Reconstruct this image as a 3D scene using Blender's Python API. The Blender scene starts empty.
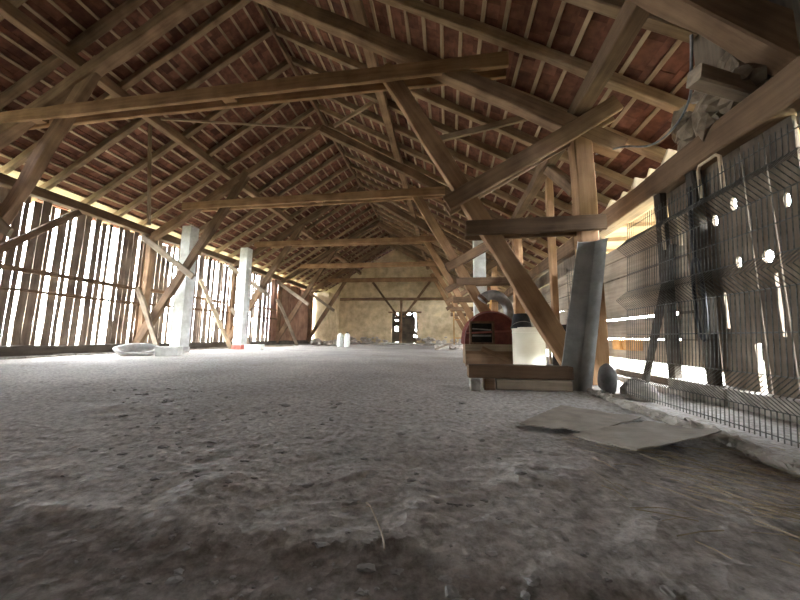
import bpy, bmesh, math, random
from mathutils import Vector, Matrix, noise
random.seed(7)
sc = bpy.context.scene
COL = sc.collection
R = random.uniform
PI = math.pi

# ------------------------------------------------------------------ materials
def new_mat(name):
    m = bpy.data.materials.new(name); m.use_nodes = True
    nt = m.node_tree; b = nt.nodes['Principled BSDF']
    b.inputs['Roughness'].default_value = .9
    b.inputs['Specular IOR Level'].default_value = .2
    return m, nt, b
def nd(nt, t, **kw):
    n = nt.nodes.new(t)
    for k, v in kw.items():
        if k in n.inputs: n.inputs[k].default_value = v
        else: setattr(n, k, v)
    return n
def ramp(nt, fac, stops):
    r = nt.nodes.new('ShaderNodeValToRGB'); e = r.color_ramp.elements
    while len(e) < len(stops): e.new(.5)
    for q, (p, c) in zip(e, stops): q.position = p; q.color = (*c, 1)
    nt.links.new(fac, r.inputs[0]); return r.outputs[0]
def bump(nt, b, h, s, d=.01):
    n = nd(nt, 'ShaderNodeBump', Strength=s, Distance=d); nt.links.new(h, n.inputs['Height']); nt.links.new(n.outputs[0], b.inputs['Normal'])
def coords(nt, scale, which='Object', rot=(0, 0, 0)):
    t = nd(nt, 'ShaderNodeTexCoord'); m = nd(nt, 'ShaderNodeMapping'); m.inputs['Scale'].default_value = scale; m.inputs['Rotation'].default_value = rot
    nt.links.new(t.outputs[which], m.inputs[0]); return m.outputs[0]
def mixc(nt, fac, a, b, mode='MIX'):
    m = nt.nodes.new('ShaderNodeMix'); m.data_type = 'RGBA'; m.blend_type = mode
    for s, v in ((0, fac), (6, a), (7, b)):
        if hasattr(v, 'default_value') or hasattr(v, 'links'): nt.links.new(v, m.inputs[s])
        elif isinstance(v, (int, float)): m.inputs[s].default_value = v
        else: m.inputs[s].default_value = (*v, 1)
    return m.outputs[2]
def wood(name, dark, light, vary=.35, axis='X', rough=.9):
    m, nt, b = new_mat(name)
    sx = {'X': (1.2, 22, 22), 'Z': (22, 22, 1.2), 'Y': (22, 1.2, 22)}[axis]
    oi = nd(nt, 'ShaderNodeObjectInfo')
    v = coords(nt, sx)
    off = nd(nt, 'ShaderNodeVectorMath', operation='ADD'); nt.links.new(v, off.inputs[0])
    mul = nd(nt, 'ShaderNodeMath', operation='MULTIPLY'); mul.inputs[1].default_value = 40; nt.links.new(oi.outputs['Random'], mul.inputs[0]); nt.links.new(mul.outputs[0], off.inputs[1])
    n1 = nd(nt, 'ShaderNodeTexNoise', Scale=1.0, Detail=5, Roughness=.65); nt.links.new(off.outputs[0], n1.inputs['Vector'])
    n2 = nd(nt, 'ShaderNodeTexNoise', Scale=2.3, Detail=4); nt.links.new(coords(nt, (1, 1, 1)), n2.inputs['Vector'])
    c = ramp(nt, n1.outputs[0], [(.3, dark), (.72, light)])
    c = mixc(nt, .45, c, ramp(nt, n2.outputs[0], [(.35, [x*.6 for x in dark]), (.65, light)]), 'MIX')
    mr = nd(nt, 'ShaderNodeMapRange'); mr.inputs[3].default_value = 1-vary; mr.inputs[4].default_value = 1+vary; nt.links.new(oi.outputs['Random'], mr.inputs[0])
    hv = nd(nt, 'ShaderNodeHueSaturation'); nt.links.new(c, hv.inputs['Color']); nt.links.new(mr.outputs[0], hv.inputs['Value'])
    nt.links.new(hv.outputs[0], b.inputs['Base Color']); b.inputs['Roughness'].default_value = rough
    bump(nt, b, n1.outputs[0], .5, .008); return m
def plain(name, c1, c2, scale=6, rough=.8, bmp=.2, metal=0, detail=5):
    m, nt, b = new_mat(name)
    n = nd(nt, 'ShaderNodeTexNoise', Scale=scale, Detail=detail, Roughness=.6); nt.links.new(coords(nt, (1, 1, 1)), n.inputs['Vector'])
    nt.links.new(ramp(nt, n.outputs[0], [(.35, c1), (.68, c2)]), b.inputs['Base Color'])
    b.inputs['Roughness'].default_value = rough; b.inputs['Metallic'].default_value = metal
    if bmp: bump(nt, b, n.outputs[0], bmp, .01)
    return m

M = {}
M['timber'] = wood('old_timber', (.10, .058, .034), (.27, .17, .10))
M['timber_warm'] = wood('warm_timber', (.20, .105, .052), (.43, .26, .14), .15)
M['timber_grey'] = wood('grey_timber', (.16, .12, .085), (.38, .30, .215), .2)
M['rafter'] = wood('rafter_wood', (.15, .095, .056), (.37, .25, .15), .3)
M['batten'] = wood('batten_wood', (.27, .18, .11), (.50, .36, .235), .25)
M['board'] = wood('wall_board', (.10, .070, .050), (.30, .225, .165), .1, 'Z')
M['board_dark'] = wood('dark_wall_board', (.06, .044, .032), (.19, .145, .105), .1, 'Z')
M['board_y'] = wood('wall_board_lying', (.17, .135, .10), (.40, .32, .24), .1, 'Y')
M['door_red'] = wood('red_door_board', (.19, .095, .06), (.40, .23, .15), .1, 'Z')
M['pale_wood'] = wood('pale_wood', (.40, .30, .19), (.66, .53, .37), .2)
M['orange_wood'] = wood('orange_wood', (.45, .22, .07), (.68, .38, .14), .2)
M['dark_wood'] = wood('dark_wood', (.035, .028, .022), (.10, .08, .06), .2)
M['white'] = plain('whitewash', (.62, .62, .57), (.86, .87, .83), 5, .9, .3)
M['red_base'] = plain('red_brick_paint', (.45, .12, .09), (.65, .22, .17), 9, .9, .3)
M['brown_base'] = plain('bare_brown_base', (.25, .17, .12), (.42, .3, .22), 9, .9, .3)
M['plaster'] = plain('lime_plaster', (.54, .42, .255), (.84, .69, .45), 2.2, .95, .5, 0, 9)
M['stone'] = plain('rubble_stone', (.33, .28, .23), (.68, .62, .54), 4, .95, .6)
M['concrete'] = plain('grey_concrete', (.42, .40, .37), (.66, .64, .60), 7, .9, .35)
M['concrete_dark'] = plain('dirty_concrete', (.16, .14, .115), (.36, .32, .27), 9, .95, .6)
M['darkstone'] = plain('dark_stone', (.07, .065, .06), (.15, .14, .13), 9, .95, .4)  # darkened so the colour carries the stone's backlit shade
M['kerb'] = plain('broken_kerb', (.24, .215, .18), (.48, .44, .38), 9, .95, .6)
M['dirt'] = plain('dirt_clod', (.27, .25, .23), (.42, .40, .375), 14, 1, .5)
M['sheet'] = plain('dusty_sheet', (.24, .205, .165), (.36, .31, .25), 7, .95, .3)
M['galv'] = plain('weathered_grey_sheet', (.30, .30, .28), (.46, .46, .44), 5, .6, .1, .0)
M['wire'] = plain('fence_wire', (.050, .048, .040), (.12, .115, .10), 30, .5, 0, .3)
M['cream'] = plain('cream_plastic', (.68, .63, .50), (.74, .69, .56), 4, .55, .05)
M['black'] = plain('black_plastic', (.012, .012, .013), (.035, .035, .038), 8, .45, .03)
M['hole'] = plain('shaded_inside', (.008, .007, .006), (.02, .017, .015), 8, .9, 0)
M['redpaint'] = plain('faded_red_paint', (.085, .022, .018), (.17, .05, .04), 7, .5, .1)
M['redpaint_light'] = plain('pale_red_band', (.20, .06, .05), (.28, .1, .08), 7, .5, .1)
M['pipe'] = plain('dull_grey_pipe', (.13, .12, .11), (.27, .25, .23), 6, .5, .1, .4)
M['rust'] = plain('rusty_iron', (.07, .04, .025), (.16, .09, .055), 14, .8, .3, .2)
M['cable'] = plain('grey_cable', (.10, .10, .10), (.2, .2, .2), 14, .6, 0)
M['straw'] = plain('straw_stalks', (.30, .245, .16), (.50, .42, .29), 14, .9, 0)
M['twig'] = plain('dry_twig', (.33, .27, .2), (.5, .42, .33), 14, .9, 0)
M['sack'] = plain('dark_woven_sack', (.012, .010, .009), (.07, .055, .045), 40, .9, .8)
M['infill'] = plain('mud_infill', (.10, .075, .05), (.25, .19, .135), 6, .95, .8)
M['outside'] = plain('outside_ground', (.12, .125, .08), (.20, .195, .14), .6, 1, 0)

def floor_mat():
    m, nt, b = new_mat('dusty_earth_floor')
    v = coords(nt, (1, 1, 1))
    a = nd(nt, 'ShaderNodeTexNoise', Scale=.55, Detail=6, Roughness=.6); nt.links.new(v, a.inputs['Vector'])
    f = nd(nt, 'ShaderNodeTexNoise', Scale=26, Detail=8, Roughness=.72); nt.links.new(v, f.inputs['Vector'])
    g = nd(nt, 'ShaderNodeTexVoronoi', Scale=34.0); nt.links.new(v, g.inputs['Vector'])
    c = ramp(nt, a.outputs[0], [(.35, (.44, .415, .385)), (.65, (.63, .60, .56))])
    d = ramp(nt, f.outputs[0], [(.34, (.48, .46, .44)), (.64, (1.1, 1.08, 1.06))])
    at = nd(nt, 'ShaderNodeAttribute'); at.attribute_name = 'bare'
    c = mixc(nt, at.outputs['Fac'], c, (.30, .27, .245))  # bare soil in the hollow, darkened further as painted foreground shade
    nt.links.new(mixc(nt, 1.0, c, d, 'MULTIPLY'), b.inputs['Base Color'])
    ad = nd(nt, 'ShaderNodeMath', operation='ADD'); nt.links.new(f.outputs[0], ad.inputs[0]); nt.links.new(g.outputs['Distance'], ad.inputs[1])
    bump(nt, b, ad.outputs[0], .6, .012); b.inputs['Roughness'].default_value = 1
    b.inputs['Specular IOR Level'].default_value = .05
    return m
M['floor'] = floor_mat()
def tile_mat():
    m, nt, b = new_mat('clay_roof_tiles')
    at = nd(nt, 'ShaderNodeAttribute'); at.attribute_name = 'tint'
    c = ramp(nt, at.outputs['Fac'], [(0, (.10, .042, .028)), (.5, (.165, .068, .043)), (1, (.24, .107, .07))])
    n = nd(nt, 'ShaderNodeTexNoise', Scale=9, Detail=6); nt.links.new(coords(nt, (1, 1, 1)), n.inputs['Vector'])
    c = mixc(nt, 1.0, c, ramp(nt, n.outputs[0], [(.3, (.6, .6, .6)), (.7, (1.15, 1.15, 1.15))]), 'MULTIPLY')
    nt.links.new(c, b.inputs['Base Color']); bump(nt, b, n.outputs[0], .3); return m
M['tile'] = tile_mat()

# ------------------------------------------------------------------ builders
class MB:
    def __init__(s): s.v = []; s.f = []; s.t = []
    def add(s, vs, fs):
        o = len(s.v); s.v += [tuple(x) for x in vs]; s.f += [tuple(i+o for i in q) for q in fs]; return o
    def box(s, x0, x1, y0, y1, z0, z1, mt=None):
        vs = [Vector((x, y, z)) for z in (z0, z1) for y in (y0, y1) for x in (x0, x1)]
        if mt is not None: vs = [mt @ p for p in vs]
        s.add(vs, [(0, 2, 3, 1), (4, 5, 7, 6), (0, 1, 5, 4), (2, 6, 7, 3), (0, 4, 6, 2), (1, 3, 7, 5)])
    def tube(s, pts, r, n=8, caps=True):
        pts = [Vector(p) for p in pts]; rr = r if isinstance(r, (list, tuple)) else [r]*len(pts)
        rings = []; up = None
        for i, p in enumerate(pts):
            t = (pts[min(i+1, len(pts)-1)]-pts[max(i-1, 0)]).normalized()
            if up is None: up = Vector((0, 0, 1)) if abs(t.z) < .9 else Vector((1, 0, 0))
            a = t.cross(up).normalized(); up = a.cross(t).normalized()
            rings.append([p+(a*math.cos(k*2*PI/n)+up*math.sin(k*2*PI/n))*rr[i] for k in range(n)])
        vs = [q for g in rings for q in g]; fs = []
        for i in range(len(rings)-1):
            for k in range(n): fs.append((i*n+k, i*n+(k+1) % n, (i+1)*n+(k+1) % n, (i+1)*n+k))
        if caps: fs += [tuple(range(n-1, -1, -1)), tuple((len(rings)-1)*n+k for k in range(n))]
        s.add(vs, fs)
    def lathe(s, prof, c=(0, 0, 0), n=28):
        c = Vector(c); vs = []; fs = []
        for r, z in prof:
            vs += [c+Vector((max(r, .0005)*math.cos(k*2*PI/n), max(r, .0005)*math.sin(k*2*PI/n), z)) for k in range(n)]
        for i in range(len(prof)-1):
            for k in range(n): fs.append((i*n+k, i*n+(k+1) % n, (i+1)*n+(k+1) % n, (i+1)*n+k))
        s.add(vs, fs)
    def lump(s, c, size, amp=.25, sub=2, seed=None, fr=1.3):
        bm = bmesh.new(); bmesh.ops.create_icosphere(bm, subdivisions=sub, radius=1)
        sd = Vector((R(0, 99), R(0, 99), R(0, 99)))
        vs = []
        for v in bm.verts:
            k = 1+amp*noise.noise(v.co*fr+sd)*1.6
            vs.append((c[0]+v.co.x*size[0]*k, c[1]+v.co.y*size[1]*k, c[2]+v.co.z*size[2]*k))
        s.add(vs, [tuple(v.index for v in f.verts) for f in bm.faces]); bm.free()
    def mesh(s, name, mat, smooth=False):
        me = bpy.data.meshes.new(name); me.from_pydata(s.v, [], s.f); me.update()
        bm = bmesh.new(); bm.from_mesh(me); bmesh.ops.recalc_face_normals(bm, faces=bm.faces); bm.to_mesh(me); bm.free()
        me.materials.append(M[mat] if isinstance(mat, str) else mat)
        if smooth: me.polygons.foreach_set('use_smooth', [True]*len(me.polygons))
        return me
    def build(s, name, mat, parent=None, loc=None, smooth=False):
        """mesh from world-space vertices; origin moved to loc (world)"""
        loc = Vector(loc) if loc is not None else Vector((0, 0, 0))
        s.v = [tuple(Vector(p)-loc) for p in s.v]
        return link(name, s.mesh(name, mat, smooth), parent, Matrix.Translation(loc))
def wmat(o):
    m = o.matrix_basis
    return wmat(o.parent) @ m if o.parent else m.copy()
def link(name, me, parent=None, mw=Matrix()):
    o = bpy.data.objects.new(name, me); COL.objects.link(o)
    if parent: o.parent = parent; o.matrix_basis = wmat(parent).inverted() @ mw
    else: o.matrix_basis = mw
    return o
def tag(o, label, cat, group=None, kind='thing'):
    o['label'] = label; o['category'] = cat; o['kind'] = kind
    if group: o['group'] = group
    return o
def struct(o): o['kind'] = 'structure'; return o
def empty(name, loc, label, cat, group=None):
    o = bpy.data.objects.new(name, None); COL.objects.link(o); o.location = loc; o.empty_display_size = .1
    return tag(o, label, cat, group)
def frame(p0, p1, roll=0, ref=None):
    p0 = Vector(p0); p1 = Vector(p1); x = (p1-p0).normalized()
    ref = Vector(ref) if ref else (Vector((0, 0, 1)) if abs(x.z) < .96 else Vector((0, 1, 0)))
    y = ref.cross(x).normalized(); z = x.cross(y).normalized()
    m = Matrix((x, y, z)).transposed().to_4x4(); m = m @ Matrix.Rotation(roll, 4, 'X'); m.translation = p0
    return m, (p1-p0).length
def timber_mesh(name, L, w, h, mat, jit=.006, bow=.0, taper=1.0, seg=None, ch=.012):
    seg = seg or max(2, int(L/.35)); b = MB(); vs = []; fs = []
    ch = min(ch, w*.2, h*.2); sd = R(0, 500); bw = (R(-bow, bow), R(-bow, bow))
    for i in range(seg+1):
        u = i/seg; k = 1+(taper-1)*u
        oy = bw[0]*math.sin(PI*u)+jit*noise.noise((u*L*1.1, sd, 0)); oz = bw[1]*math.sin(PI*u)+jit*noise.noise((u*L*1.1, sd, 9))
        W = w/2*k*(1+.6*jit/w*4*noise.noise((u*L*1.5, sd, 20))); Hh = h/2*k*(1+.6*jit/h*4*noise.noise((u*L*1.5, sd, 30)))
        for (y, z) in ((-W+ch, -Hh), (W-ch, -Hh), (W, -Hh+ch), (W, Hh-ch), (W-ch, Hh), (-W+ch, Hh), (-W, Hh-ch), (-W, -Hh+ch)):
            vs.append((u*L, y+oy, z+oz))
    for i in range(seg):
        for k in range(8): fs.append((i*8+k, i*8+(k+1) % 8, (i+1)*8+(k+1) % 8, (i+1)*8+k))
    fs += [tuple(range(7, -1, -1)), tuple(seg*8+k for k in range(8))]
    b.add(vs, fs); return b.mesh(name, mat)
def timber(name, p0, p1, w, h, mat='timber', parent=None, me=None, ref=None, roll=0, **kw):
    m, L = frame(p0, p1, roll, ref)
    return link(name, me or timber_mesh(name, L, w, h, mat, **kw), parent, m)
ORD = ['foremost', 'second', 'third', 'fourth', 'rearmost']
def nth(n): return f"{n}{'th' if 10 <= n % 100 <= 20 else {1: 'st', 2: 'nd', 3: 'rd'}.get(n % 10, 'th')}"

# ------------------------------------------------------------------ dimensions (metres)
RX, RZ, SL = -3.6, 7.0, .60          # ridge line and roof slope (rafter underside)
XL, XR = -9.0, 2.3                   # plank wall, fence-side wall
YB, YF = 21.5, -2.6                  # gable wall at the end, wall behind the viewer
def zr(x): return RZ-SL*abs(x-RX)    # underside of the rafters
def zp(x): return RZ-(.36 if x < RX else .5)-.62*abs(x-RX)  # centre line of the principal rafters
TY = [3.9, 7.55, 11.2, 14.85, 18.5]
CS = 1/math.sqrt(1+SL*SL)

# ------------------------------------------------------------------ floor
def floor_h(x, y):
    v = Vector((x, y, 0))
    h = .018*noise.noise(v*.9)+.012*noise.noise(v*2.7+Vector((3, 1, 0)))
    d = math.hypot(x, y)
    if d < 9:
        h += .007*noise.noise(v*8)+.012*max(0, noise.noise(v*15)-.1)+.006*noise.noise(v*34)
        c = noise.noise(v*5.5+Vector((9, 2, 0)))
        h += (.022 if x < .3 else .008)*max(0, c-.15)
    # trodden hollow nearest the viewer with a ragged lip
    e = .80+.10*noise.noise((x*2.2, 4, 0))+.03*noise.noise((x*11, 2, 0))-.10*(x > .2)*(x-.2)
    if y < e+.1:
        k = min(1, max(0, (e-y)/.05)); h = h*(1-.2*k)-.010*k
        k2 = max(0, 1-abs(y-e-.02)/.035); h += .008*k2*max(0, .3+noise.noise((x*7, y*7, 3)))
    return h
def stations(spec):
    out = [spec[0][0]]
    for a, b, s in spec:
        n = max(1, round((b-a)/s))
        out += [a+(b-a)*(i+1)/n for i in range(n)]
    return out
xs = stations([(-9.2, -4, .16), (-4, -1.8, .06), (-1.8, 1.7, .024), (1.7, 2.6, .06)])
ys = stations([(-2.6, .3, .25), (.3, 1.6, .018), (1.6, 3.4, .03), (3.4, 8, .075), (8, 21.6, .3)])
b = MB(); nx = len(xs)
b.add([(x, y, floor_h(x, y)) for y in ys for x in xs], [(j*nx+i, j*nx+i+1, (j+1)*nx+i+1, (j+1)*nx+i) for j in range(len(ys)-1) for i in range(nx-1)])
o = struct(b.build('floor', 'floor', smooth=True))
at = o.data.attributes.new('bare', 'FLOAT', 'POINT')  # mask of the bare hollow, also carries the painted foreground shade
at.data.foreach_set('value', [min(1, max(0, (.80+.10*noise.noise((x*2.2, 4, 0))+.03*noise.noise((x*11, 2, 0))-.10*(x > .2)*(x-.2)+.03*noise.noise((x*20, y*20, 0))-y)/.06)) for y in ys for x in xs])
b = MB(); b.add([(-80, -60, -.12), (80, -60, -.12), (80, 90, -.12), (-80, 90, -.12)], [(0, 1, 2, 3)])
struct(b.build('ground_outside', 'outside'))

# ------------------------------------------------------------------ roof: tile skins, battens, rafters
TT = .14                              # rafter depth
def slope_pt(side, s, y, up=0):       # s metres down the slope from the ridge, up = above the rafter top
    x = RX+side*s*CS; z = RZ+TT/CS-s*SL*CS
    return Vector((x+side*up*SL*CS, y, z+up*CS))
SLEN = {-1: (RX-(-9.55))/CS, 1: (3.55-RX)/CS}
GA = .315
def make_tiles(side, name):
    b = MB(); tint = []
    n = int(SLEN[side]/GA)+1; W = .178
    for r in range(n):
        s0 = r*GA-.05; s1 = min(s0+GA+.075, SLEN[side]+.06); k = 0; y = YF-.3+(.5*W if r % 2 else 0)
        while y < YB+.5:
            up = .034+(.003 if k % 2 else 0)+R(-.0015, .0015); c = R(-.004, .004)
            y0, y1 = y-.004, y+W+.004
            a0 = slope_pt(side, s0, y0, up); a1 = slope_pt(side, s0, y1, up+c)
            e0 = slope_pt(side, s1, y0, up+.028); e1 = slope_pt(side, s1, y1, up+.028+c)
            nrm = Vector((side*SL*CS, 0, CS))*.014
            b.add([a0, a1, e1, e0, a0+nrm, a1+nrm, e1+nrm, e0+nrm], [(0, 1, 2, 3), (7, 6, 5, 4), (0, 4, 5, 1), (1, 5, 6, 2), (2, 6, 7, 3), (3, 7, 4, 0)])
            tint += [min(1, max(0, random.gauss(.5, .22)))]*8
            y += W; k += 1
    o = b.build(name, 'tile'); at = o.data.attributes.new('tint', 'FLOAT', 'POINT'); at.data.foreach_set('value', tint)
    return struct(o)
make_tiles(-1, 'ceiling_left'); make_tiles(1, 'ceiling_right')
b = MB(); b.tube([(RX, YF-.3, RZ+TT/CS+.10), (RX, YB+.5, RZ+TT/CS+.10)], .13, 10); struct(b.build('trim_1', 'tile'))

SIDEN = {-1: 'slatted-wall', 1: 'fence-side'}
for side in (-1, 1):
    n = int(SLEN[side]/GA)
    me = [timber_mesh('tile_batten', YB+.4-(YF-.2), .05, .034, 'batten', jit=.004, seg=60, ch=.004) for _ in range(3)]
    for r in range(n-(2 if side < 0 else 0)):
        p0 = slope_pt(side, r*GA+.06, YF-.2, .017); p1 = slope_pt(side, r*GA+.06, YB+.4, .017)
        o = timber('tile_batten', p0, p1, 0, 0, me=me[r % 3], ref=(side*SL*CS, 0, CS))
        tag(o, f"long thin batten under red tiles, {SIDEN[side]} slope, {nth(n-r)} above the eave", 'batten', f'tile battens of the {SIDEN[side]} slope')
p0 = slope_pt(-1, SLEN[-1]-.42, 1.5, .014); p1 = slope_pt(-1, SLEN[-1]-.42, YB, .014)
o = timber('eaves_board', p0, p1, .46, .022, 'pale_wood', ref=(-SL*CS, 0, CS), seg=40, jit=.003, ch=.003); tag(o, 'long pale eaves board under the tiles above the slatted wall', 'board')
RY = [.77+.74*n for n in range(28)]
for side in (-1, 1):
    ln = SLEN[side]-.02
    mes = [timber_mesh('common_rafter', ln, .105, TT, 'rafter', jit=.012, bow=.02) for _ in range(5)]
    ok = [y for y in RY if y > (2.0 if side < 0 else 1.4)]
    for i, y in enumerate(ok):
        y += R(-.04, .04)
        p0 = slope_pt(side, .0, y, -TT/2); p1 = slope_pt(side, ln, y, -TT/2)
        o = timber('common_rafter', p0, p1, 0, 0, me=random.choice(mes), ref=(side*SL*CS, 0, CS))
        tag(o, f"rough pale rafter on the {SIDEN[side]} roof slope, {nth(len(ok)-i)} from the plaster gable", 'rafter', f'common rafters of the {SIDEN[side]} slope')
# purlins under the rafters and the ridge board
def purlin(x, w, h, label, mat='timber', z=None):
    zc = (zr(x)-h/2-.012) if z is None else z
    o = timber('roof_purlin', (x, 1.2 if x > RX else 2.6, zc), (x, YB-.02, zc), w, h, mat, jit=.02, seg=40)
    tag(o, label, 'purlin')
purlin(-6.36, .17, .19, 'long squared purlin running under the slatted-wall rafters')
purlin(-1.3, .17, .19, 'long squared purlin running under the fence-side rafters, midway down')
purlin(1.72, .18, .20, 'long squared purlin carried on the posts near the fence', z=3.46)
purlin(RX, .07, .16, 'thin ridge board running along the roof peak', z=RZ-.02)
o = timber('wall_plate', (-8.88, 2.4, 3.60), (-8.88, YB-.1, 3.60), .2, .2, 'timber', jit=.02, seg=40)
tag(o, 'long squared timber plate on top of the slatted plank wall', 'plate')

# ------------------------------------------------------------------ trusses
def plank_pair(name, p0, p1, w, h, gap, label, cat, group, mat='timber_warm', spacers=(.15, .55), zig=False):
    p0 = Vector(p0); p1 = Vector(p1)
    r = empty(name, p0, label, cat, group)
    for s in (-1, 1):
        d = Vector((0, s*(gap+w)/2, 0))
        timber('plank', p0+d, p1+d, w, h, mat, r, jit=.01, bow=.012)
    for u in spacers:
        c = p0.lerp(p1, u); t = (p1-p0).normalized()
        timber('spacer_block', c-t*.11, c+t*.11, gap+.004, h*.62, mat, r, jit=.003, seg=2)
    return r
for k, y in enumerate(TY):
    o_ = ORD[k]; jz = R(-.03, .03)
    xl, xr = [(-8.6, .86), (-7.75, .0), (-7.9, -.1), (-7.7, -.15), (-7.6, -.2)][k]
    plank_pair('collar_tie', (xl, y, [4.36, 4.33, 4.3, 4.24, 4.16][k]), (xr, y, [4.27, 4.3, 4.24, 4.2, 4.12][k]), .06, .225, .12,
               f'double plank collar tie spanning the {o_} roof truss, warm brown', 'collar tie', 'collar ties of the trusses')
    o = timber('principal_rafter', (-8.75, y, zp(-8.75)+(.15 if k == 0 else 0)), (RX+.05, y, zp(RX)+(.1 if k == 0 else 0)), .17, .21, 'timber', jit=.02, bow=.03)
    tag(o, f'thick principal rafter of the {o_} truss, slatted-wall half', 'principal rafter', 'principal rafters')
    o = timber('principal_rafter', (2.2, y, zp(2.2)), (RX+.12, y+.001, zp(RX)-.05), .17, .21, 'timber', jit=.02, bow=.03)
    tag(o, f'thick principal rafter of the {o_} truss, fence-side half', 'principal rafter', 'principal rafters')
    # inclined struts, foot on the floor
    o = timber('inclined_strut', (-8.92, y, .22), (-5.72-(.28 if k == 0 else 0), y, zp(-5.72)+.02), .13, .23, 'timber', jit=.02, bow=.02)
    tag(o, f'inclined strut of the {o_} truss rising from the slatted-wall foot', 'strut', 'inclined roof struts')
    o = timber('inclined_strut', (1.60, y, .0), (-.88, y, 4.46), .13, .23, 'timber_warm', jit=.015, bow=.02)
    tag(o, f'inclined strut of the {o_} truss rising from the fence-side floor', 'strut', 'inclined roof struts')
    # fence-side post with its raking and level tie pairs
    o = timber('timber_post', (1.74, y+.02, .0), (1.74, y+.02, 3.35), .21, .21, 'timber_warm', jit=.02, bow=.015)
    tag(o, f'squared timber post of the {o_} truss on the fence side', 'post', 'fence-side posts')
    plank_pair('raking_tie', (.02, y-.05, 2.24), (2.12, y-.05, 3.42), .055, .21, .15, f'double plank raking tie of the {o_} truss, fence side',
               'tie', 'raking ties on the fence side', 'timber', (.5,))
    plank_pair('level_tie', (.26, y-.05, 1.90), (1.88, y-.05, 1.90), .055, .19, .15, f'short level double plank tie of the {o_} truss joining strut and post',
               'tie', 'short level ties on the fence side', 'timber', (.5,))
    # slatted-wall side: wall post, single raking tie, prop
    o = timber('wall_post', (-8.86, y+.05, .24), (-8.86, y+.05, 3.49), .16, .16, 'timber', jit=.02)
    tag(o, f'squared post in the slatted wall at the {o_} truss', 'post', 'posts in the slatted wall')
    o = timber('raking_plank', (-8.98, y-.14, 3.42), (-7.12, y-.14, 2.16), .06, .17, 'timber_grey', jit=.01)
    tag(o, f'plank tie from slatted wall down to the strut at the {o_} truss', 'tie', 'plank ties on the slatted-wall side')
for k, (p0, p1, lab) in enumerate([((-8.78, 7.3, 1.85), (-7.85, 7.3, .0), 'short leaning prop behind the concrete trough by the slatted wall'),
                      ((-8.72, 9.4, 2.5), (-8.3, 10.72, .0), 'pale bent prop leaning on the slatted wall between the white piers'),
                      ((-8.66, 14.3, 2.4), (-7.95, 15.3, .0), 'prop crossing the strut in front of the red board door'),
                      ((-8.62, 11.0, 1.6), (-7.7, 11.0, .0), 'short prop leaning beside the second white pier')]):
    o = timber('leaning_prop', p0, p1, .09, .15, 'timber_grey' if k != 1 else 'pale_wood', jit=.02, bow=.06); tag(o, lab, 'prop')
# the big crooked timber and the up-brace overhead near the fence
o = timber('crooked_timber', (1.42, 2.3, 3.52), (2.92, 2.3, 2.14), .16, .28, 'timber', jit=.03, bow=.02, seg=10)
tag(o, 'thick crooked timber overhead at the fence end of the roof', 'timber')
o = timber('knee_brace', (1.74, 4.15, 2.5), (1.74, 5.15, 3.42), .12, .16, 'timber', jit=.015)
tag(o, 'knee brace rising away behind the foremost fence-side post', 'brace')
o = timber('thin_post', (1.86, 5.5, .0), (1.86, 5.5, zr(1.86)-.02), .11, .11, 'timber_warm', jit=.015)
tag(o, 'thin post standing just behind the foremost fence-side post', 'post')
# loose slats nailed across the frame
for p0, p1, w, h, mat, lab in [
    ((-.2, 4.6, 3.72), (2.05, 4.6, 4.12), .05, .10, 'batten', 'thin lath nailed up behind the fence-side principal rafter'),
    ((-2.5, 6.0, 5.28), (-1.22, 6.0, 5.98), .05, .09, 'batten', 'thin brace lath above the foremost collar tie'),
    ((-6.32, 5.1, 5.03), (-6.05, 5.1, 2.76), .05, .06, 'batten', 'thin upright batten hanging in front of the slatted-wall rafters'),
    ((-5.95, 5.0, 5.06), (-3.25, 6.4, 5.62), .035, .05, 'batten', 'long thin pole lying level across under the slatted-wall roof')]:
    tag(timber('nailed_lath', p0, p1, w, h, mat, jit=.008, bow=.015), lab, 'lath')

# ------------------------------------------------------------------ slatted plank wall
def planks(b, y0, y1, z0, z1, x, wmin, wmax, gmin, gmax, th=.022, skip=.015, wide=.42):
    y = y0
    while y < y1:
        w = min(R(wmin, wmax), y1-y+.02); a = R(-.014, .014); c = R(-.014, .014); xo = x+R(-.012, .012)
        zb = z0+R(-.03, .02); zt = z1+R(-.12, .02)
        if random.random() > skip:
            n = 6; vs = []; fs = []; sd = R(0, 99)
            for i in range(n+1):
                u = i/n; z = zb+(zt-zb)*u; l = y+a*u+.012*noise.noise((z*2, sd, 0)); r = y+w+c*u+.012*noise.noise((z*2, sd, 5))
                vs += [(xo, l, z), (xo, r, z), (xo-th, r, z), (xo-th, l, z)]
            for i in range(n):
                for q in range(4): fs.append((i*4+q, i*4+(q+1) % 4, (i+1)*4+(q+1) % 4, (i+1)*4+q))
            fs += [(3, 2, 1, 0), tuple(n*4+q for q in range(4))]
            b.add(vs, fs)
        y += w+(R(.045, gmax) if random.random() < wide*(1+1.5*noise.noise((y*1.1, 3, 0)))*(.55 if y < 5.6 else 1) else R(gmin, min(.026, gmax)))
b = MB(); planks(b, 4.3, 14.2, .22, 3.52, XL, .07, .16, .006, .10); planks(b, YF, 4.28, .22, 3.52, XL, .15, .2, .0, .002, skip=0, wide=0); struct(b.build('wall_left', 'board'))  # unseen near stretch closed without gaps to keep the foreground dark
b = MB(); planks(b, 14.25, 19.3, .2, 3.5, XL, .14, .24, .001, .008, skip=0, wide=0); struct(b.build('door_1', 'door_red'))
b = MB(); b.box(XL-.2, -7.95, 19.4, YB, 0, 3.55); struct(b.build('wall_left_plaster', 'plaster'))
o = timber('wall_sill', (-8.94, 2.2, .14), (-8.94, 19.3, .14), .2, .22, 'dark_wood', jit=.02, seg=40); tag(o, 'long dark sill timber at the foot of the slatted wall', 'sill')
b = MB(); nseg = 60
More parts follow.
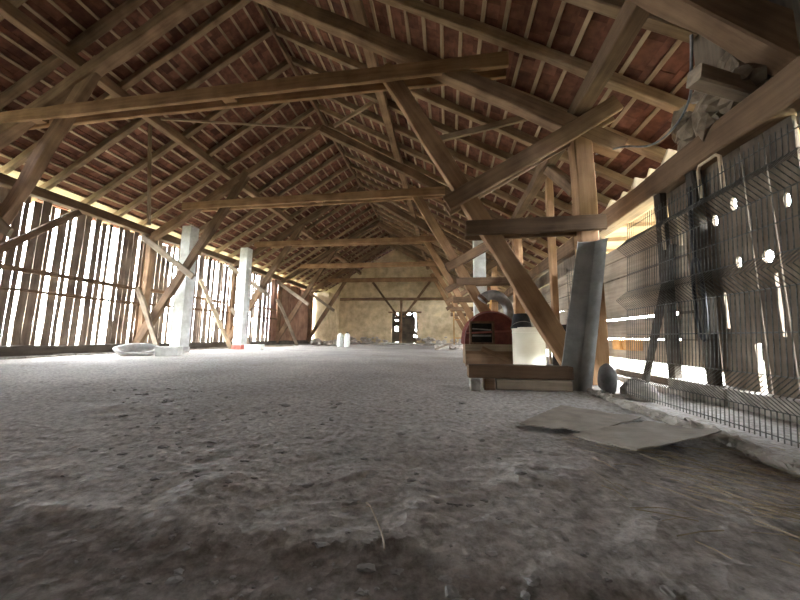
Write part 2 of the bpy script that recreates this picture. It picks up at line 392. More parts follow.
for i in range(nseg):
    y0 = 2.2+i*17.2/nseg
    b.box(-9.3, -8.62+R(-.03, .03), y0, y0+17.2/nseg, -.06, .045+R(-.012, .012))
struct(b.build('baseboard_left', 'concrete_dark'))
for k, (a, c) in enumerate([(TY[0]-1.7, TY[0]), (TY[0], TY[1]), (TY[1], TY[2]), (TY[2], TY[3])]):
    bay = ['bay nearest the viewer', 'bay before the second truss', 'bay behind the white piers', 'bay before the red board door'][k]
    for z, w in ((1.87, .10), (1.43, .075)):
        o = timber('wall_rail', (-8.93, a+.06, z), (-8.93, c-.04, z+R(-.05, .05)), .06, w, 'timber', jit=.015)
        tag(o, f"{'upper' if z > 1.6 else 'lower, thinner'} rail nailed to the slatted wall, {bay}", 'rail', 'rails of the slatted wall')
o = timber('wall_brace', (-8.87, 3.95, 1.5), (-8.87, 5.75, 3.48), .1, .14, 'timber', jit=.01); tag(o, 'diagonal brace crossing the slatted wall under the plate', 'brace')
# wall behind the viewer, unseen and darkened to dim the near floor
b = MB(); b.box(XL-.6, 3.6, YF-.15, YF, -.1, 7.4); struct(b.build('wall_front', 'dark_wood'))

# ------------------------------------------------------------------ plaster gable with its door
HX0, HX1, HZ = -3.92, -2.08, 2.26
b = MB(); segs = []
def gable_piece(x0, x1, z0f, z1f, n=10):
    for i in range(n):
        a = x0+(x1-x0)*i/n; c = x0+(x1-x0)*(i+1)/n
        vs = [(a, YB, z0f), (c, YB, z0f), (c, YB, z1f(c)), (a, YB, z1f(a)), (a, YB+.4, z0f), (c, YB+.4, z0f), (c, YB+.4, z1f(c)), (a, YB+.4, z1f(a))]
        b.add(vs, [(0, 1, 2, 3), (7, 6, 5, 4), (0, 4, 5, 1), (3, 2, 6, 7)]+([(0, 3, 7, 4)] if i == 0 else [])+([(1, 5, 6, 2)] if i == n-1 else []))
ztop = lambda x: zr(x)+.17
gable_piece(XL-.3, HX0, -.1, ztop); gable_piece(HX1, 3.4, -.1, ztop); gable_piece(HX0, RX, HZ, ztop, 2); gable_piece(RX, HX1, HZ, ztop, 4)
struct(b.build('wall_back', 'plaster'))
b = MB()
for x0, x1, z0, z1 in [(-3.92, -3.7, .03, 2.26), (-3.7, -3.46, .16, .95), (-3.7, -3.46, 1.28, 1.70), (-3.7, -3.46, 1.76, 2.08), (-3.7, -3.5, 0, .15), (-3.46, -3.26, .0, 2.26), (-3.02, -2.80, .04, 2.26), (-2.8, -2.55, .02, 2.12), (-2.56, -2.33, .05, 2.26), (-2.33, -2.2, .1, .55), (-2.33, -2.2, .68, 2.0), (-2.2, -2.08, 0, .5), (-2.2, -2.08, .62, .95), (-2.15, -2.08, .95, 2.26), (-3.26, -3.02, 0, 2.26)]:
    b.box(x0, x1, YB+.2, YB+.23, z0, z1)
struct(b.build('door_2', 'dark_wood'))
o = timber('gable_rail', (-7.85, YB-.09, 3.28), (1.7, YB-.09, 3.25), .17, .19, 'timber', jit=.02); tag(o, 'long level timber fixed across the plaster gable', 'rail')
o = timber('gable_post', (-3.22, YB-.08, .0), (-3.22, YB-.08, 3.18), .15, .17, 'timber', jit=.02); tag(o, 'post standing against the plaster gable in the middle of the doorway', 'post')
o = timber('gable_lintel', (-4.15, YB-.07, 2.3), (-1.75, YB-.07, 2.3), .13, .1, 'timber', jit=.02); tag(o, 'short lintel timber over the doorway in the plaster gable', 'lintel')
for s, t in ((-1, 'slatted-wall'), (1, 'fence')):
    o = timber('gable_brace', (-3.22+s*2.1, YB-.26, 4.5), (-3.22+s*.2, YB-.26, 1.95), .12, .15, 'timber', jit=.02)
    tag(o, f'brace slanting down to the gable post from the {t} side', 'brace', 'braces on the plaster gable')
b = MB(); 
for i in range(150):
    x = R(-8.8, 2.2)
    if HX0-.1 < x < HX1+.1: continue
    z = R(0, .55)*(1-.3*random.random()); s = R(.09, .2); b.lump((x, YB-.05-R(0, .18)*(1-z), z), (s*1.3, s*.9, s*.8), .3, 1)
struct(b.build('baseboard_back', 'stone'))
b = MB(); nseg = 30
for i in range(nseg):
    x0 = -7.9+i*10/nseg; b.box(x0, x0+10/nseg, YB-1.9+R(-.03, .03), YB, -.1, .10+R(-.02, .02))
struct(b.build('trim_2', 'concrete_dark'))

# ------------------------------------------------------------------ fence-side wall
b = MB()
y = 3.25                                            # lying boards beyond the first bay
for z0, z1 in ((.27, .52), (.535, .78), (.80, 1.07), (1.075, 1.33), (1.35, 1.58), (1.585, 1.75)):
    n = 40; vs = []; fs = []; xo = XR+R(-.01, .01)
    for i in range(n+1):
        yy = 3.2+(YB-3.2)*i/n; sg = .012*noise.noise((yy*.8, z0*9, 0))
        vs += [(xo, yy, z0+sg), (xo, yy, z1+sg*.6-.004), (xo+.024, yy, z1+sg*.6-.004), (xo+.024, yy, z0+sg)]
    for i in range(n):
        for q in range(4): fs.append((i*4+q, i*4+(q+1) % 4, (i+1)*4+(q+1) % 4, (i+1)*4+q))
    fs += [(3, 2, 1, 0), tuple(n*4+q for q in range(4))]; b.add(vs, fs)
struct(b.build('wall_right', 'board_y'))
b = MB()
def holed(y0, y1, z0, z1, holes, x=XR+.01):
    """upright board with rectangular / pointed notches and knot holes cut by strips"""
    zs = sorted(set([z0, z1]+[h for H in holes for h in H[2:4]]))
    for a, c in zip(zs[:-1], zs[1:]):
        cut = [H for H in holes if H[2] <= a+1e-6 and H[3] >= c-1e-6]
        if not cut: b.box(x, x+.024, y0, y1, a, c)
        else:
            H = cut[0]
            if H[0] > y0: b.box(x, x+.024, y0, H[0], a, c)
            if H[1] < y1: b.box(x, x+.024, H[1], y1, a, c)
def knot(y, z, ry, rz): # stack of strips approximating an oval
    out = []
    for i in range(6):
        u0 = -1+i/3; u1 = u0+1/3; w = math.sqrt(max(0, 1-((u0+u1)/2)**2))*ry
        out.append((y-w, y+w, z+u0*rz, z+u1*rz))
    return out
bd = [(3.17, 3.40, knot(3.30, 1.62, .035, .09)), (2.98, 3.165, knot(3.08, 1.46, .028, .05)), (2.79, 2.97, knot(2.88, 1.55, .026, .05)+[(2.86, 2.885, .62, .92)]),
      (2.60, 2.785, knot(2.70, 1.62, .026, .055)+knot(2.72, 1.14, .022, .05)+[(2.63, 2.68, .1, .5)]), (2.425, 2.59, knot(2.50, 1.13, .04, .045)+[(2.45, 2.475, .55, 1.0)]),
      (2.23, 2.415, knot(2.33, 1.48, .022, .05)), (2.03, 2.20, knot(2.1, 1.6, .02, .04)), (1.80, 2.025, []), (1.55, 1.79, []), (1.3, 1.545, []), (1.05, 1.295, []), (.8, 1.045, []), (.4, .79, []), (-.2, .39, []), (-1.2, -.21, []), (YF, -1.21, [])]
zb = [.27, .25, .09, .09, .09, .09, .09, .09, .1, .1, .1, .1, .1, .1, .1, .1]
for (y0, y1, hs), z0 in zip(bd, zb): holed(y0, y1, z0, 2.06, hs)
b.box(XR+.1, XR+.13, YF, 3.0, 2.0, zr(XR)+.1); 
b.box(XR, XR+.024, 4.75, YB, 1.76, 2.03); b.box(XR+.02, XR+.03, 3.3, YB, 1.07, 1.6); b.box(XR+.02, XR+.03, 4.9, 7, .05, 1.0); b.box(XR+.001, XR+.024, 3.4, YB, .04, .12)
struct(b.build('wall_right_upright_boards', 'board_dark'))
b = MB()  # soffit and fascia boards added to cut light entering at the eave
for k in range(7):
    x0 = XR+.12+k*.16
    if k == 0: b.box(x0, x0+.155, YF, 3.25, 2.33, 2.35); b.box(x0, x0+.155, 4.7, YB, 2.33, 2.35)
    else: b.box(x0, x0+.155, YF, YB, 2.33, 2.35)
for k in range(33): b.box(XR+.1, 3.5, YF+.2+k*.74, YF+.26+k*.74, 2.27, 2.328)
b.box(3.50, 3.525, YF, YB, 2.25, 2.75)
struct(b.build('trim_3', 'rafter'))
b = MB()                                            # rough footing under the boards
for i in range(40):
    y0 = YF+i*24/40; top = (.06 if 3.2 < y0 < 4.6 else .15)+R(-.02, .03)
    b.box(XR-.14+R(-.03, .03), XR+.25, y0, y0+24/40, -.1, top)
struct(b.build('baseboard_right', 'concrete_dark'))
o = timber('fence_side_plate', (XR-.02, .6, 2.17), (XR-.02, YB-.1, 2.14), .2, .25, 'timber', jit=.02, seg=40); tag(o, 'long weathered timber beam lying on top of the fence-side wall', 'beam')
for y, lab in ((3.42, 'dark upright stud behind the wire fence beside the lying boards'), (2.98, 'dark upright stud behind the middle of the wire fence')):
    o = timber('wall_stud', (XR-.06, y, .07), (XR-.06, y-.03, 2.04), .08, .09, 'dark_wood', jit=.01); tag(o, lab, 'stud')
o = timber('leaning_pole', (XR-.3, 3.52, .0), (XR-.17, 3.12, 1.42), .05, .06, 'dark_wood', jit=.01); tag(o, 'dark pole leaning on the wall behind the wire fence', 'pole')
b = MB(); b.tube([(XR-.13, 2.94+.05*math.cos(t), .88+.36*math.sin(t)) for t in [i*2*PI/24 for i in range(25)]], .014, 6, False)
b.tube([(XR-.13, 2.94, 1.23), (XR-.12, 2.95, 1.6), (XR-.10, 2.95, 1.9)], .016, 6)
tag(b.build('hanging_strap', 'black', loc=(XR-.13, 2.94, .5)), 'long black strap loop hanging on the wall behind the fence', 'strap')
for k, (y, z) in enumerate(((3.2, 1.42), (2.72, 1.74))):
    b = MB(); b.tube([(XR-.12, y+.10, z), (XR-.12, y+.10, z+.24), (XR-.12, y+.08, z+.28), (XR-.12, y-.08, z+.28), (XR-.12, y-.11, z+.25), (XR-.12, y-.11, z-.02)], .013, 8)
    tag(b.build('bent_rod', 'pale_wood', loc=(XR-.12, y, z)), ['pale bent rod hooked on the wall just under the beam, beyond the other', 'pale bent rod under the beam, closer to the crooked timber'][k], 'rod')
# rubble, loose boards and a sawn stub above the beam
b = MB()
for i in range(16): b.lump((XR-.02+R(-.06, .10), R(2.35, 3.15), R(2.32, 2.75)), (R(.06, .12), R(.09, .17), R(.09, .2)), .5, 2)
tag(b.build('mud_infill', 'infill', loc=(XR, 2.75, 2.3)), 'crumbling mud plaster infill on the beam under the roof', 'plaster', kind='stuff')
o = timber('sawn_stub', (1.86, 2.35, 2.50), (2.5, 2.5, 2.36), .10, .13, 'timber_grey', jit=.01); tag(o, 'short sawn timber stub poking out above the fence-side beam', 'stub')
for k, (y, dz) in enumerate(((3.28, .16), (3.52, .12), (3.78, .17), (4.05, .10), (4.4, .13))):
    o = timber('loose_board', (XR-.02, y, 2.27), (XR+.05+R(-.05, .05), y+R(-.12, .1), 2.29+dz), .03, .15, 'pale_wood', jit=.012, seg=4, ref=(1, 0, 0))
    tag(o, f'short broken pale board standing on the fence-side beam, {nth(k+1)} beyond the mud infill', 'board', 'broken boards on the beam')
b = MB(); P = [(2.0, 4.1, 2.98), (2.1, 3.69, 2.80), (2.15, 3.31, 2.56), (2.15, 2.98, 2.52), (2.12, 2.74, 2.62), (2.05, 2.6, 2.8), (2.0, 2.5, 3.0)]
def smooth_path(P, n=6):
    P = [Vector(p) for p in P]; out = []
    for i in range(len(P)-1):
        a, p, q, d = P[max(i-1, 0)], P[i], P[i+1], P[min(i+2, len(P)-1)]
        for j in range(n):
            t = j/n; out.append(.5*((2*p)+(q-a)*t+(2*a-5*p+4*q-d)*t*t+(3*p-a-3*q+d)*t**3))
    return out+[P[-1]]
b.tube(smooth_path(P), .011, 6); tag(b.build('hanging_cable', 'cable', loc=(2.15, 3.3, 2.5), smooth=True), 'grey cable sagging under the roof above the fence-side beam', 'cable')

# ------------------------------------------------------------------ welded wire fence panel
FX, FY = 1.47, .32
fp = empty('wire_fence_panel', (FX, FY, .03), 'welded wire fence panel with folded ribs standing along the fence-side wall', 'fence')
folds = (.25, .82, 1.28)
prof = [(0, .04)]
for z in folds: prof += [(0, z-.08), (-.085, z), (0, z+.08)]
prof += [(0, 1.50)]
def fx(z):
    for (x0, a), (x1, c) in zip(prof[:-1], prof[1:]):
        if a <= z <= c: return x0+(x1-x0)*(z-a)/(c-a)
    return 0
lean = .08
b = MB(); b.tube([(x+lean*z, 0, z) for x, z in prof], .0026, 5); vme = b.mesh('vertical_wire', 'wire')
ny = 96
for i in range(ny):
    link('vertical_wire', vme, fp, Matrix.Translation((FX, FY+i*.0263, .03)))
b = MB(); b.tube([(0, 0, 0), (0, 1.25, 0), (0, 2.5, 0)], .0034, 5); hme = b.mesh('horizontal_wire', 'wire')
for z in (.06, .17, .33, .53, .74, .90, 1.05, 1.20, 1.36, 1.46):
    link('horizontal_wire', hme, fp, Matrix.Translation((FX+fx(z)+lean*z+.005, FY, .03+z)))
b = MB()
for i in range(8): b.tube([(1.42+.028*i, 3.74+.006*i, .0), (1.42+.028*i, 3.75+.006*i, 1.35)], .003, 5)
for z in [.06+.1*j for j in range(13)]: b.tube([(1.41, 3.74, z), (1.63, 3.79, z)], .003, 5)
tag(b.build('wire_mesh_offcut', 'wire', loc=(1.6, 3.6, 0)), 'narrow offcut of wire mesh standing between the grey channel and the post', 'mesh')
b = MB()                                            # broken kerb in front of the fence
for i in range(150):
    y = .5+i*.0185; x = 1.38+.03*noise.noise((y*3, 0, 0)); k = .75+.5*noise.noise((y*2.3, 5, 0))
    b.lump((x+R(-.02, .02), y, .008+.01*k), (R(.035, .065)*k, R(.04, .07), R(.03, .05)*k), .55, 2, fr=2.2)
tag(b.build('concrete_kerb', 'kerb', loc=(1.35, 2, 0)), 'broken concrete kerb edging the floor in front of the wire fence', 'kerb')

# ------------------------------------------------------------------ white piers
def pier(x, y, h, w, label, red):
    r = empty('masonry_pier', (x, y, 0), label, 'pier', 'white masonry piers')
    b = MB(); b.box(x-w/2, x+w/2, y-w/2, y+w/2, .16, h*.58); b.box(x-w/2+.012, x+w/2-.012, y-w/2+.012, y+w/2-.012, h*.58, h)
    b.box(x-w/2-.015, x+w/2+.015, y-w/2-.015, y+w/2+.015, h*.56, h*.60); b.build('shaft', 'white', r, (x, y, 0))
    b = MB(); b.box(x-w/2-.02, x+w/2+.02, y-w/2-.02, y+w/2+.02, -.03, .165); b.build('plinth', red, r, (x, y, 0))
pier(-7.88, 7.95, 3.86, .33, 'tall whitewashed pier with a plain base, behind the strut and trough', 'concrete')
pier(-7.72, 10.4, 3.9, .33, 'tall whitewashed pier with a red-painted base near the slatted wall', 'red_base')
pier(.90, 8.2, 3.5, .33, 'whitewashed pier behind the red machine on the fence side', 'white')

# ------------------------------------------------------------------ clutter on the slatted-wall side
b = MB(); b.lathe([(0, -.24), (.22, -.23), (.34, -.12), (.38, 0), (.30, .0), (.27, -.10), (.18, -.19), (0, -.195)], (0, 0, 0), 32)
mt = Matrix.Translation((-7.38, 6.28, .19)) @ Matrix.Rotation(math.radians(40), 4, 'Z') @ Matrix.Rotation(math.radians(34), 4, 'X') @ Matrix.Diagonal((1.15, .55, 1, 1))
b.v = [tuple(mt @ Vector(p)) for p in b.v]
tag(b.build('stone_trough', 'concrete', loc=(-7.38, 6.28, 0), smooth=True), 'pale oval stone trough lying tipped by the slatted wall', 'trough')
b = MB(); mt = Matrix.Translation((-6.78, 6.62, 0)) @ Matrix.Rotation(.35, 4, 'Z'); b.box(-.28, .2, -.13, .13, 0, .21, mt); b.box(-.28, .2, -.145, .145, .17, .225, mt)
tag(b.build('concrete_block', 'white', loc=(-6.78, 6.6, 0)), 'grey concrete block beside the tipped trough', 'block')
b = MB(); mt = Matrix.Translation((-6.9, 10.1, 0)) @ Matrix.Rotation(.2, 4, 'Z')
b.box(-.3, .3, -.14, .14, 0, .05, mt); b.box(-.3, .3, -.14, -.11, .05, .2, mt); b.box(-.3, .3, .11, .14, .05, .2, mt); b.box(-.3, -.27, -.11, .11, .05, .2, mt); b.box(.27, .3, -.11, .11, .05, .2, mt); b.box(-.02, .02, -.11, .11, .05, .19, mt)
tag(b.build('white_crate', 'white', loc=(-6.9, 10.1, 0)), 'small white open crate on the floor beside the red-based pier', 'crate')
for k, (x, c) in enumerate(((-5.28, 0), (-4.92, 1))):
    r = empty('white_canister', (x, 14.6, 0), ['white plastic canister standing before the gable, on the slatted-wall side of its twin', 'white plastic canister with dark cap before the gable, twin beside it'][k], 'canister', 'white canisters before the gable')
    b = MB(); b.lathe([(0, 0), (.14, 0), (.15, .03), (.15, .55), (.13, .62), (.06, .66), (.06, .68), (0, .68)], (x, 14.6, 0), 20); b.build('body', 'white', r, (x, 14.6, 0), True)
    b = MB(); b.lathe([(.055, .675), (.055, .73), (0, .735)], (x, 14.6, 0), 16); b.build('cap', 'black' if k else 'pale_wood', r, (x, 14.6, .67))
for k, (x, y) in enumerate(((-7.3, 17.3), (-6.9, 17.0), (-7.6, 16.9), (-7.1, 17.7), (-6.5, 17.5))):
    b = MB(); s = R(.16, .3); b.lump((x, y, s*.55), (s*1.2, s, s*.7), .35, 2)
    tag(b.build('stone_lump', 'stone', loc=(x, y, 0)), 'pale stone lump in the small heap before the plaster corner', 'stone', 'stone lumps before the plaster corner')
o = timber('loose_plank', (-8.2, 12.2, .06), (-7.3, 13.6, .05), .2, .05, 'timber_grey', jit=.01); tag(o, 'loose grey plank lying on the floor by the slatted wall', 'plank')

# ------------------------------------------------------------------ red machine with its wooden bed and pipe
mc = (.80, 5.95, 0)
r = empty('red_threshing_machine', mc, 'old red-hooded machine with black mouth on a wooden box bed', 'machine')
b = MB(); n = 22; vs = []; fs = []
prof2 = [(.47*math.cos(PI*i/n), .40+.58*math.sin(PI*i/n)**.8) for i in range(n+1)]
for yv, k in ((5.58, 1), (5.62, 1.02), (6.38, 1.02), (6.42, 1)):
    vs += [(mc[0]+x*k, yv, .40+(z-.40)*k) for x, z in prof2]
for j in range(3):
    for i in range(n): fs.append((j*(n+1)+i, j*(n+1)+i+1, (j+1)*(n+1)+i+1, (j+1)*(n+1)+i))
fs += [tuple(range(n+1)), tuple(3*(n+1)+n-i for i in range(n+1))]
b.add(vs, fs); b.build('hood', 'redpaint', r, mc)
b = MB()
for yv in (5.66, 6.0, 6.34): b.tube([(mc[0]+x*1.035, yv, .40+(z-.40)*1.035) for x, z in prof2], .018, 6)
b.tube([(mc[0]-.44, 5.565, .60), (mc[0]+.44, 5.565, .66)], .02, 6)
b.build('rib', 'redpaint_light', r, mc)
b = MB(); x0, x1, z0, z1 = .44, .80, .44, .78
for bx in ((x0-.03, x1+.03, z0-.03, z0), (x0-.03, x1+.03, z1, z1+.03), (x0-.03, x0, z0, z1), (x1, x1+.03, z0, z1)): b.box(bx[0], bx[1], 5.44, 5.58, bx[2], bx[3])
mo = b.build('mouth_frame', 'rust', r, mc)
b = MB(); b.box(x0, x1, 5.555, 5.575, z0, z1); b.build('mouth_opening', 'hole', mo, mc)  # near-black panel painting the mouth's inner shade over the closed hood
b = MB(); b.tube([(x0+.02, 5.50, .56), (x1-.02, 5.50, .56)], .015, 8); b.tube([(x0+.02, 5.50, .68), (x1-.02, 5.50, .66)], .012, 8); b.build('roller', 'pipe', mo, mc)
b = MB(); b.box(.34, 1.26, 5.6, 6.5, .03, .40); b.build('wooden_bed', 'timber', r, mc)
for x in (.38, 1.22):
    for y in (5.66, 6.44): timber('bed_leg', (x, y, 0), (x, y, .42), .09, .09, 'timber_grey', r, jit=.004)
timber('bed_plank', (.33, 5.56, .35), (1.27, 5.56, .35), .04, .12, 'timber_grey', r, jit=.004)
timber('bed_plank', (.62, 5.55, .34), (1.1, 5.55, .12), .03, .09, 'timber', r, jit=.004)
b = MB(); P = [(.72, 6.3, 1.28), (.80, 6.3, 1.36), (.95, 6.3, 1.40), (1.10, 6.3, 1.34), (1.21, 6.3, 1.2), (1.25, 6.3, 1.02), (1.25, 6.3, .82)]
b.tube(smooth_path(P, 5), .10, 16); b.build('blower_pipe', 'pipe', r, mc, True)
b = MB()
for k, i in enumerate((0, 2, 4, 6)): pass
b.tube([(1.25, 6.3, .85), (1.25, 6.3, .80)], .125, 18); b.tube([(.77, 6.3, 1.335), (.73, 6.3, 1.29)], .122, 18); b.build('pipe_collar', 'rust', r, mc)

# cream drum and black bucket
dr = (1.345, 5.28, 0)
r = empty('cream_drum', dr, 'tall cream-coloured plastic drum standing behind the floor timber', 'drum')
b = MB(); b.lathe([(0, 0), (.245, 0), (.252, .02), (.252, .66), (.262, .665), (.262, .695), (.245, .70), (.24, .68), (.0, .68)], dr, 36); b.build('body', 'cream', r, dr, True)
b = MB(); b.lathe([(.254, .60), (.258, .605), (.258, .615), (.254, .62)], dr, 36); b.build('hoop', 'cream', r, dr)
bk = (1.235, 5.26, .682)
r = empty('black_bucket', bk, 'black plastic bucket upside down on the cream drum', 'bucket')
b = MB(); b.lathe([(.165, 0), (.172, .0), (.172, .02), (.162, .025), (.12, .235), (.112, .245), (0, .245)], bk, 30); b.build('body', 'black', r, bk, True)
b = MB(); b.tube([(bk[0]+.168*math.cos(a), bk[1]-.168*abs(math.sin(a))-.01, bk[2]+.02+.09*math.sin(a)) for a in [PI*i/14 for i in range(15)]], .005, 6); b.build('handle', 'pipe', r, bk)
b = MB(); sb = (1.95, 5.35, 0)
b.lathe([(0, 0), (.16, .0), (.20, .08), (.20, .28), (.15, .48), (.09, .62), (.07, .70), (.1, .75), (0, .74)], sb, 22)
b.v = [(x+.02*noise.noise((x*9, y*9, z*9)), y+.02*noise.noise((x*9, y*9, z*9+5)), z) for x, y, z in b.v]
tag(b.build('dark_sack', 'sack', loc=sb, smooth=True), 'dark tied sack standing between the drum and the leaning grey channel', 'sack')
o = timber('leaning_board', (1.05, 8.9, .0), (1.32, 9.0, 1.75), .05, .16, 'orange_wood', jit=.01); tag(o, 'short orange board leaning behind the blower pipe', 'board')
for k, (x, y, h, mat, lab) in enumerate([(1.62, 6.9, .95, 'pale_wood', 'pale stake standing behind the drum, slatted-wall side'), (1.95, 7.0, .8, 'orange_wood', 'orange stake standing behind the drum near the wall boards'), (2.1, 6.6, .62, 'pale_wood', 'shortest pale stake standing behind the drum')]):
    tag(timber('wooden_stake', (x, y, 0), (x+R(-.06, .06), y+.1, h), .05, .05, mat, jit=.005), lab, 'stake')
# trestle ladder and scrap heap beyond the machine
r = empty('wooden_trestle', (.75, 16.8, 0), 'thin wooden trestle frame standing before the gable', 'trestle')
for x in (.42, 1.12): timber('upright', (x, 16.8, 0), (x, 16.9, 2.35), .06, .06, 'orange_wood', r, jit=.01)
for z in (.5, 1.5, 2.2): timber('rung', (.40, 16.8, z), (1.14, 16.8, z), .05, .05, 'orange_wood', r, jit=.005)
for k in range(6):
    x, y = -.35+.22*k+R(-.05, .05), 13.4+R(-.5, .5); s = R(.1, .2); b = MB(); b.lump((x, y, s*.5), (s*1.4, s, s*.7), .4, 2)
    tag(b.build('rubble_lump', 'stone', loc=(x, y, 0)), 'pale rubble lump in the scrap heap beyond the red machine', 'rubble', 'rubble lumps beyond the machine')
o = timber('scrap_plank', (-.45, 12.6, .05), (.4, 12.9, .35), .16, .04, 'timber_grey', jit=.005); tag(o, 'grey scrap plank propped on the rubble beyond the red machine', 'plank')

# ------------------------------------------------------------------ floor timber on blocks, grey channel, stone
o = timber('floor_timber', (.22, 3.30, .178), (1.24, 3.34, .178), .16, .13, 'timber', jit=.006); tag(o, 'thick squared timber lying on blocks in front of the drum', 'timber')
for k, (x, y, w, h, mat, lab) in enumerate([(.285, 3.21, .10, .105, 'concrete_dark', 'small concrete block under the end of the floor timber'), (.43, 3.28, .11, .112, 'timber', 'squat wood block under the floor timber beside the concrete block')]):
    b = MB(); b.box(x-w/2, x+w/2, y-.07, y+.07, -.01, h)
    o = b.build('support_block', mat, loc=(x, y, 0)); bv = o.modifiers.new('b', 'BEVEL'); bv.width = .012; bv.segments = 2; tag(o, lab, 'block')
o = timber('under_plank', (.50, 3.28, .055), (1.22, 3.31, .055), .12, .10, 'timber_grey', jit=.006); tag(o, 'second plank lying on the floor under the thick timber', 'plank')
prof3 = [(1.11, 3.32), (1.135, 3.37), (1.315, 3.37), (1.385, 3.24)]
top3 = [(1.495, 3.59), (1.52, 3.64), (1.70, 3.64), (1.77, 3.51)]
b = MB(); vs = []; off = .012
for P, z in ((prof3, 0.0), (top3, 1.635)):
    vs += [(x, y, z) for x, y in P]+[(x+off*.3, y+off, z) for x, y in P]
fs = []
for i in range(3): fs += [(i, i+1, 8+i+1, 8+i), (4+i, 12+i, 12+i+1, 4+i+1)]
fs += [(0, 8, 12, 4), (3, 7, 15, 11)]+[(i, 4+i, 4+i+1, i+1) for i in range(3)]+[(8+i, 8+i+1, 12+i+1, 12+i) for i in range(3)]
b.add(vs, fs); tag(b.build('grey_channel', 'galv', loc=(1.27, 3.32, 0)), 'long grey folded channel leaning upright against the foremost fence-side post', 'channel')
b = MB(); b.lump((1.545, 3.27, .135), (.085, .09, .145), .12, 3); tag(b.build('round_stone', 'darkstone', loc=(1.545, 3.27, 0), smooth=True), 'dark rounded stone beside the foot of the grey channel', 'stone')
for k, (x, y, s, lab) in enumerate(((1.78, 3.2, .13, 'rough stone by the wall just past the rounded stone'), (1.66, 2.95, .11, 'small rough stone between kerb and fence'))):
    b = MB(); b.lump((x, y, s*.5), (s, s*1.1, s*.75), .3, 2); tag(b.build('rough_stone', 'kerb', loc=(x, y, 0)), lab, 'stone')
for k, (z, y) in enumerate(((.46, 4.25), (.46, 4.02))):
    b = MB(); b.box(2.14, 2.27, y-.09, y+.09, z-.07, z+.06); o = b.build('wooden_cleat', 'orange_wood', loc=(2.2, y, z)); bv = o.modifiers.new('b', 'BEVEL'); bv.width = .01
    tag(o, ['small orange wood cleat low on the wall behind the channel', 'small orange wood cleat low on the wall, closer to the fence'][k], 'cleat')

# thin sheets lying on the floor
def sheet(outline, lift, name, label):
    n = 14; b = MB(); P = [Vector((x, y, 0)) for x, y in outline]; vs = []
    for j in range(n+1):
        for i in range(n+1):
            u, v = i/n, j/n
            p = (P[0]*(1-u)+P[1]*u)*(1-v)+(P[3]*(1-u)+P[2]*u)*v
            p.x += .015*noise.noise((v*6, u*6, 1))*(abs(u-.5)*2)**3; p.y += .03*noise.noise((u*5, v*5, 2))*(abs(v-.5)*2)**3
            z = floor_h(p.x, p.y)*.4+.028+lift(u, v)+.005*noise.noise((u*4, v*4, 7)); vs.append((p.x, p.y, z))
    m = n+1; top = len(vs); vs += [(x, y, z-.006) for x, y, z in vs]
    fs = [(j*m+i, j*m+i+1, (j+1)*m+i+1, (j+1)*m+i) for j in range(n) for i in range(n)]
    fs += [(top+j*m+i, top+(j+1)*m+i, top+(j+1)*m+i+1, top+j*m+i+1) for j in range(n) for i in range(n)]
    for i in range(n): fs += [(i, top+i, top+i+1, i+1), (n*m+i, n*m+i+1, top+n*m+i+1, top+n*m+i), (i*m, (i+1)*m, top+(i+1)*m, top+i*m), (i*m+n, top+i*m+n, top+(i+1)*m+n, (i+1)*m+n)]
    b.add(vs, fs); tag(b.build(name, 'sheet', loc=(outline[0][0], outline[0][1], 0), smooth=False), label, 'sheet')
sheet([(.42, 1.92), (.74, 1.78), (1.22, 2.20), (.84, 2.48)], lambda u, v: .010*u*(1-v), 'flat_sheet', 'thin dusty sheet lying flat, overlapped by the curled one')
sheet([(.62, 1.72), (.78, 1.45), (1.33, 1.76), (1.17, 2.06)], lambda u, v: .014+.022*u*u+.02*u*v, 'flat_sheet', 'thin dusty sheet with a raised curled edge, in front of the kerb')
# twig, clods, straw
b = MB(); P = [(-.245, .955, .02), (-.225, .93, .022), (-.185, .86, .016), (-.165, .82, .014), (-.15, .77, .016)]
b.tube(smooth_path(P), .0022, 6); b.tube([(-.225, .93, .022), (-.235, .915, .03)], .0016, 5); tag(b.build('dry_twig', 'twig', loc=(-.2, .85, 0), smooth=True), 'thin pale dry twig lying on the bare earth floor', 'twig')
b = MB()
for i in range(520):
    a = random.random()**1.6; y = .62+2.0*a; x = R(-1.1*y-.4, min(1.2, .9*y)); 
    if random.random() < .5: x = R(-1.2*y, .2)
    s = random.choice((.004, .006, .007, .010, .016))*R(.7, 1.3)*(.55+.35*y/2)
    b.lump((x, y, floor_h(x, y)+s*.05), (s*R(1, 1.9), s*R(.8, 1.4), s*.5), .5, 2)
tag(b.build('dirt_clods', 'dirt', loc=(0, 1, 0)), 'small clods of earth scattered over the bare floor', 'dirt', kind='stuff')
b = MB()
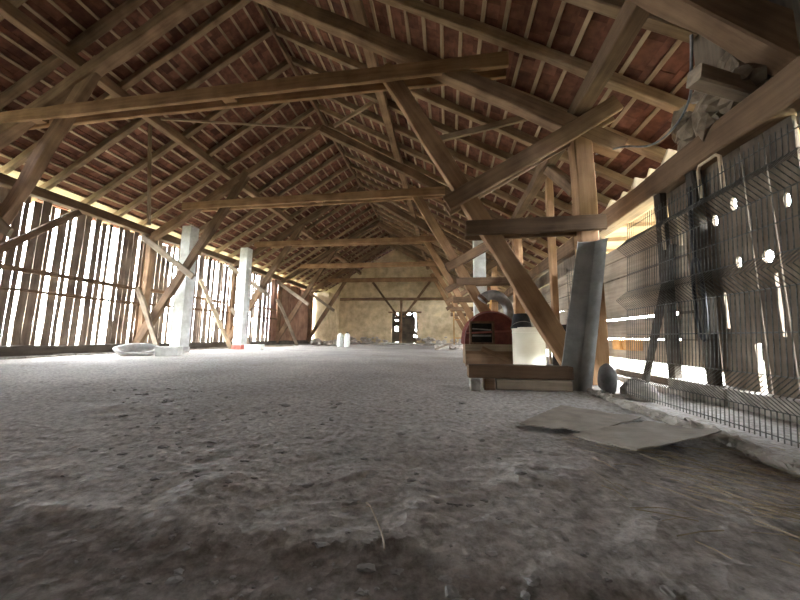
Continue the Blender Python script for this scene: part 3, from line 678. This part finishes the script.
for i in range(260):
    y = R(.75, 1.75); x = R(.78, 1.3) if random.random() < .75 else R(.5, 1.5)
    a = random.gauss(-.6, .5); l = R(.04, .16); z = floor_h(x, y)+R(.006, .03); d = Vector((math.cos(a), math.sin(a), R(-.06, .06)))
    p = Vector((x, y, z)); b.tube([p, p+d*l*.5+Vector((0, 0, R(0, .008))), p+d*l], R(.0008, .0018), 4)
tag(b.build('loose_straw', 'straw', loc=(1, 1.2, 0)), 'loose straw stalks strewn on the floor before the fence', 'straw', kind='stuff')

# ------------------------------------------------------------------ light: overcast daylight through the gaps
w = bpy.data.worlds.new('World'); sc.world = w; w.use_nodes = True
bg = w.node_tree.nodes['Background']; bg.inputs[0].default_value = (.88, .94, 1.0, 1); bg.inputs[1].default_value = 21.0
def portal(name, loc, rot, sx, sy):
    l = bpy.data.lights.new(name, 'AREA'); l.shape = 'RECTANGLE'; l.size = sx; l.size_y = sy; l.cycles.is_portal = True
    o = bpy.data.objects.new(name, l); COL.objects.link(o); o.location = loc; o.rotation_euler = rot
portal('sky_portal_slats', (XL-.5, 9.4, 1.9), (0, -PI/2, 0), 3.9, 24.4)
portal('sky_portal_fence', (XR+1.0, 9.4, 1.3), (0, PI/2, 0), 2.8, 24.4)

# ------------------------------------------------------------------ camera
cam = bpy.data.cameras.new('Camera'); co = bpy.data.objects.new('Camera', cam); COL.objects.link(co)
cam.sensor_fit = 'HORIZONTAL'; cam.sensor_width = 36; cam.lens = 36*300/800; cam.clip_start = .02
th, ph, ro = math.radians(8.792), math.radians(7.044), .0106
F = Vector((-math.sin(th)*math.cos(ph), math.cos(th)*math.cos(ph), math.sin(ph))); Rt = Vector((math.cos(th), math.sin(th), 0)); U = Rt.cross(F)
R2 = Rt*math.cos(ro)+U*math.sin(ro); U2 = U*math.cos(ro)-Rt*math.sin(ro)
mw = Matrix((R2, U2, -F)).transposed().to_4x4(); mw.translation = (0, 0, .52)
co.matrix_world = mw; sc.camera = co

sc.view_settings.view_transform = 'Standard'; sc.view_settings.look = 'None'; sc.view_settings.gamma = 1; sc.view_settings.use_curve_mapping = False
sc.view_settings.exposure = 2.5
sc.cycles.use_denoising = True
sc.cycles.max_bounces = 10; sc.cycles.diffuse_bounces = 7; sc.cycles.sample_clamp_indirect = 12
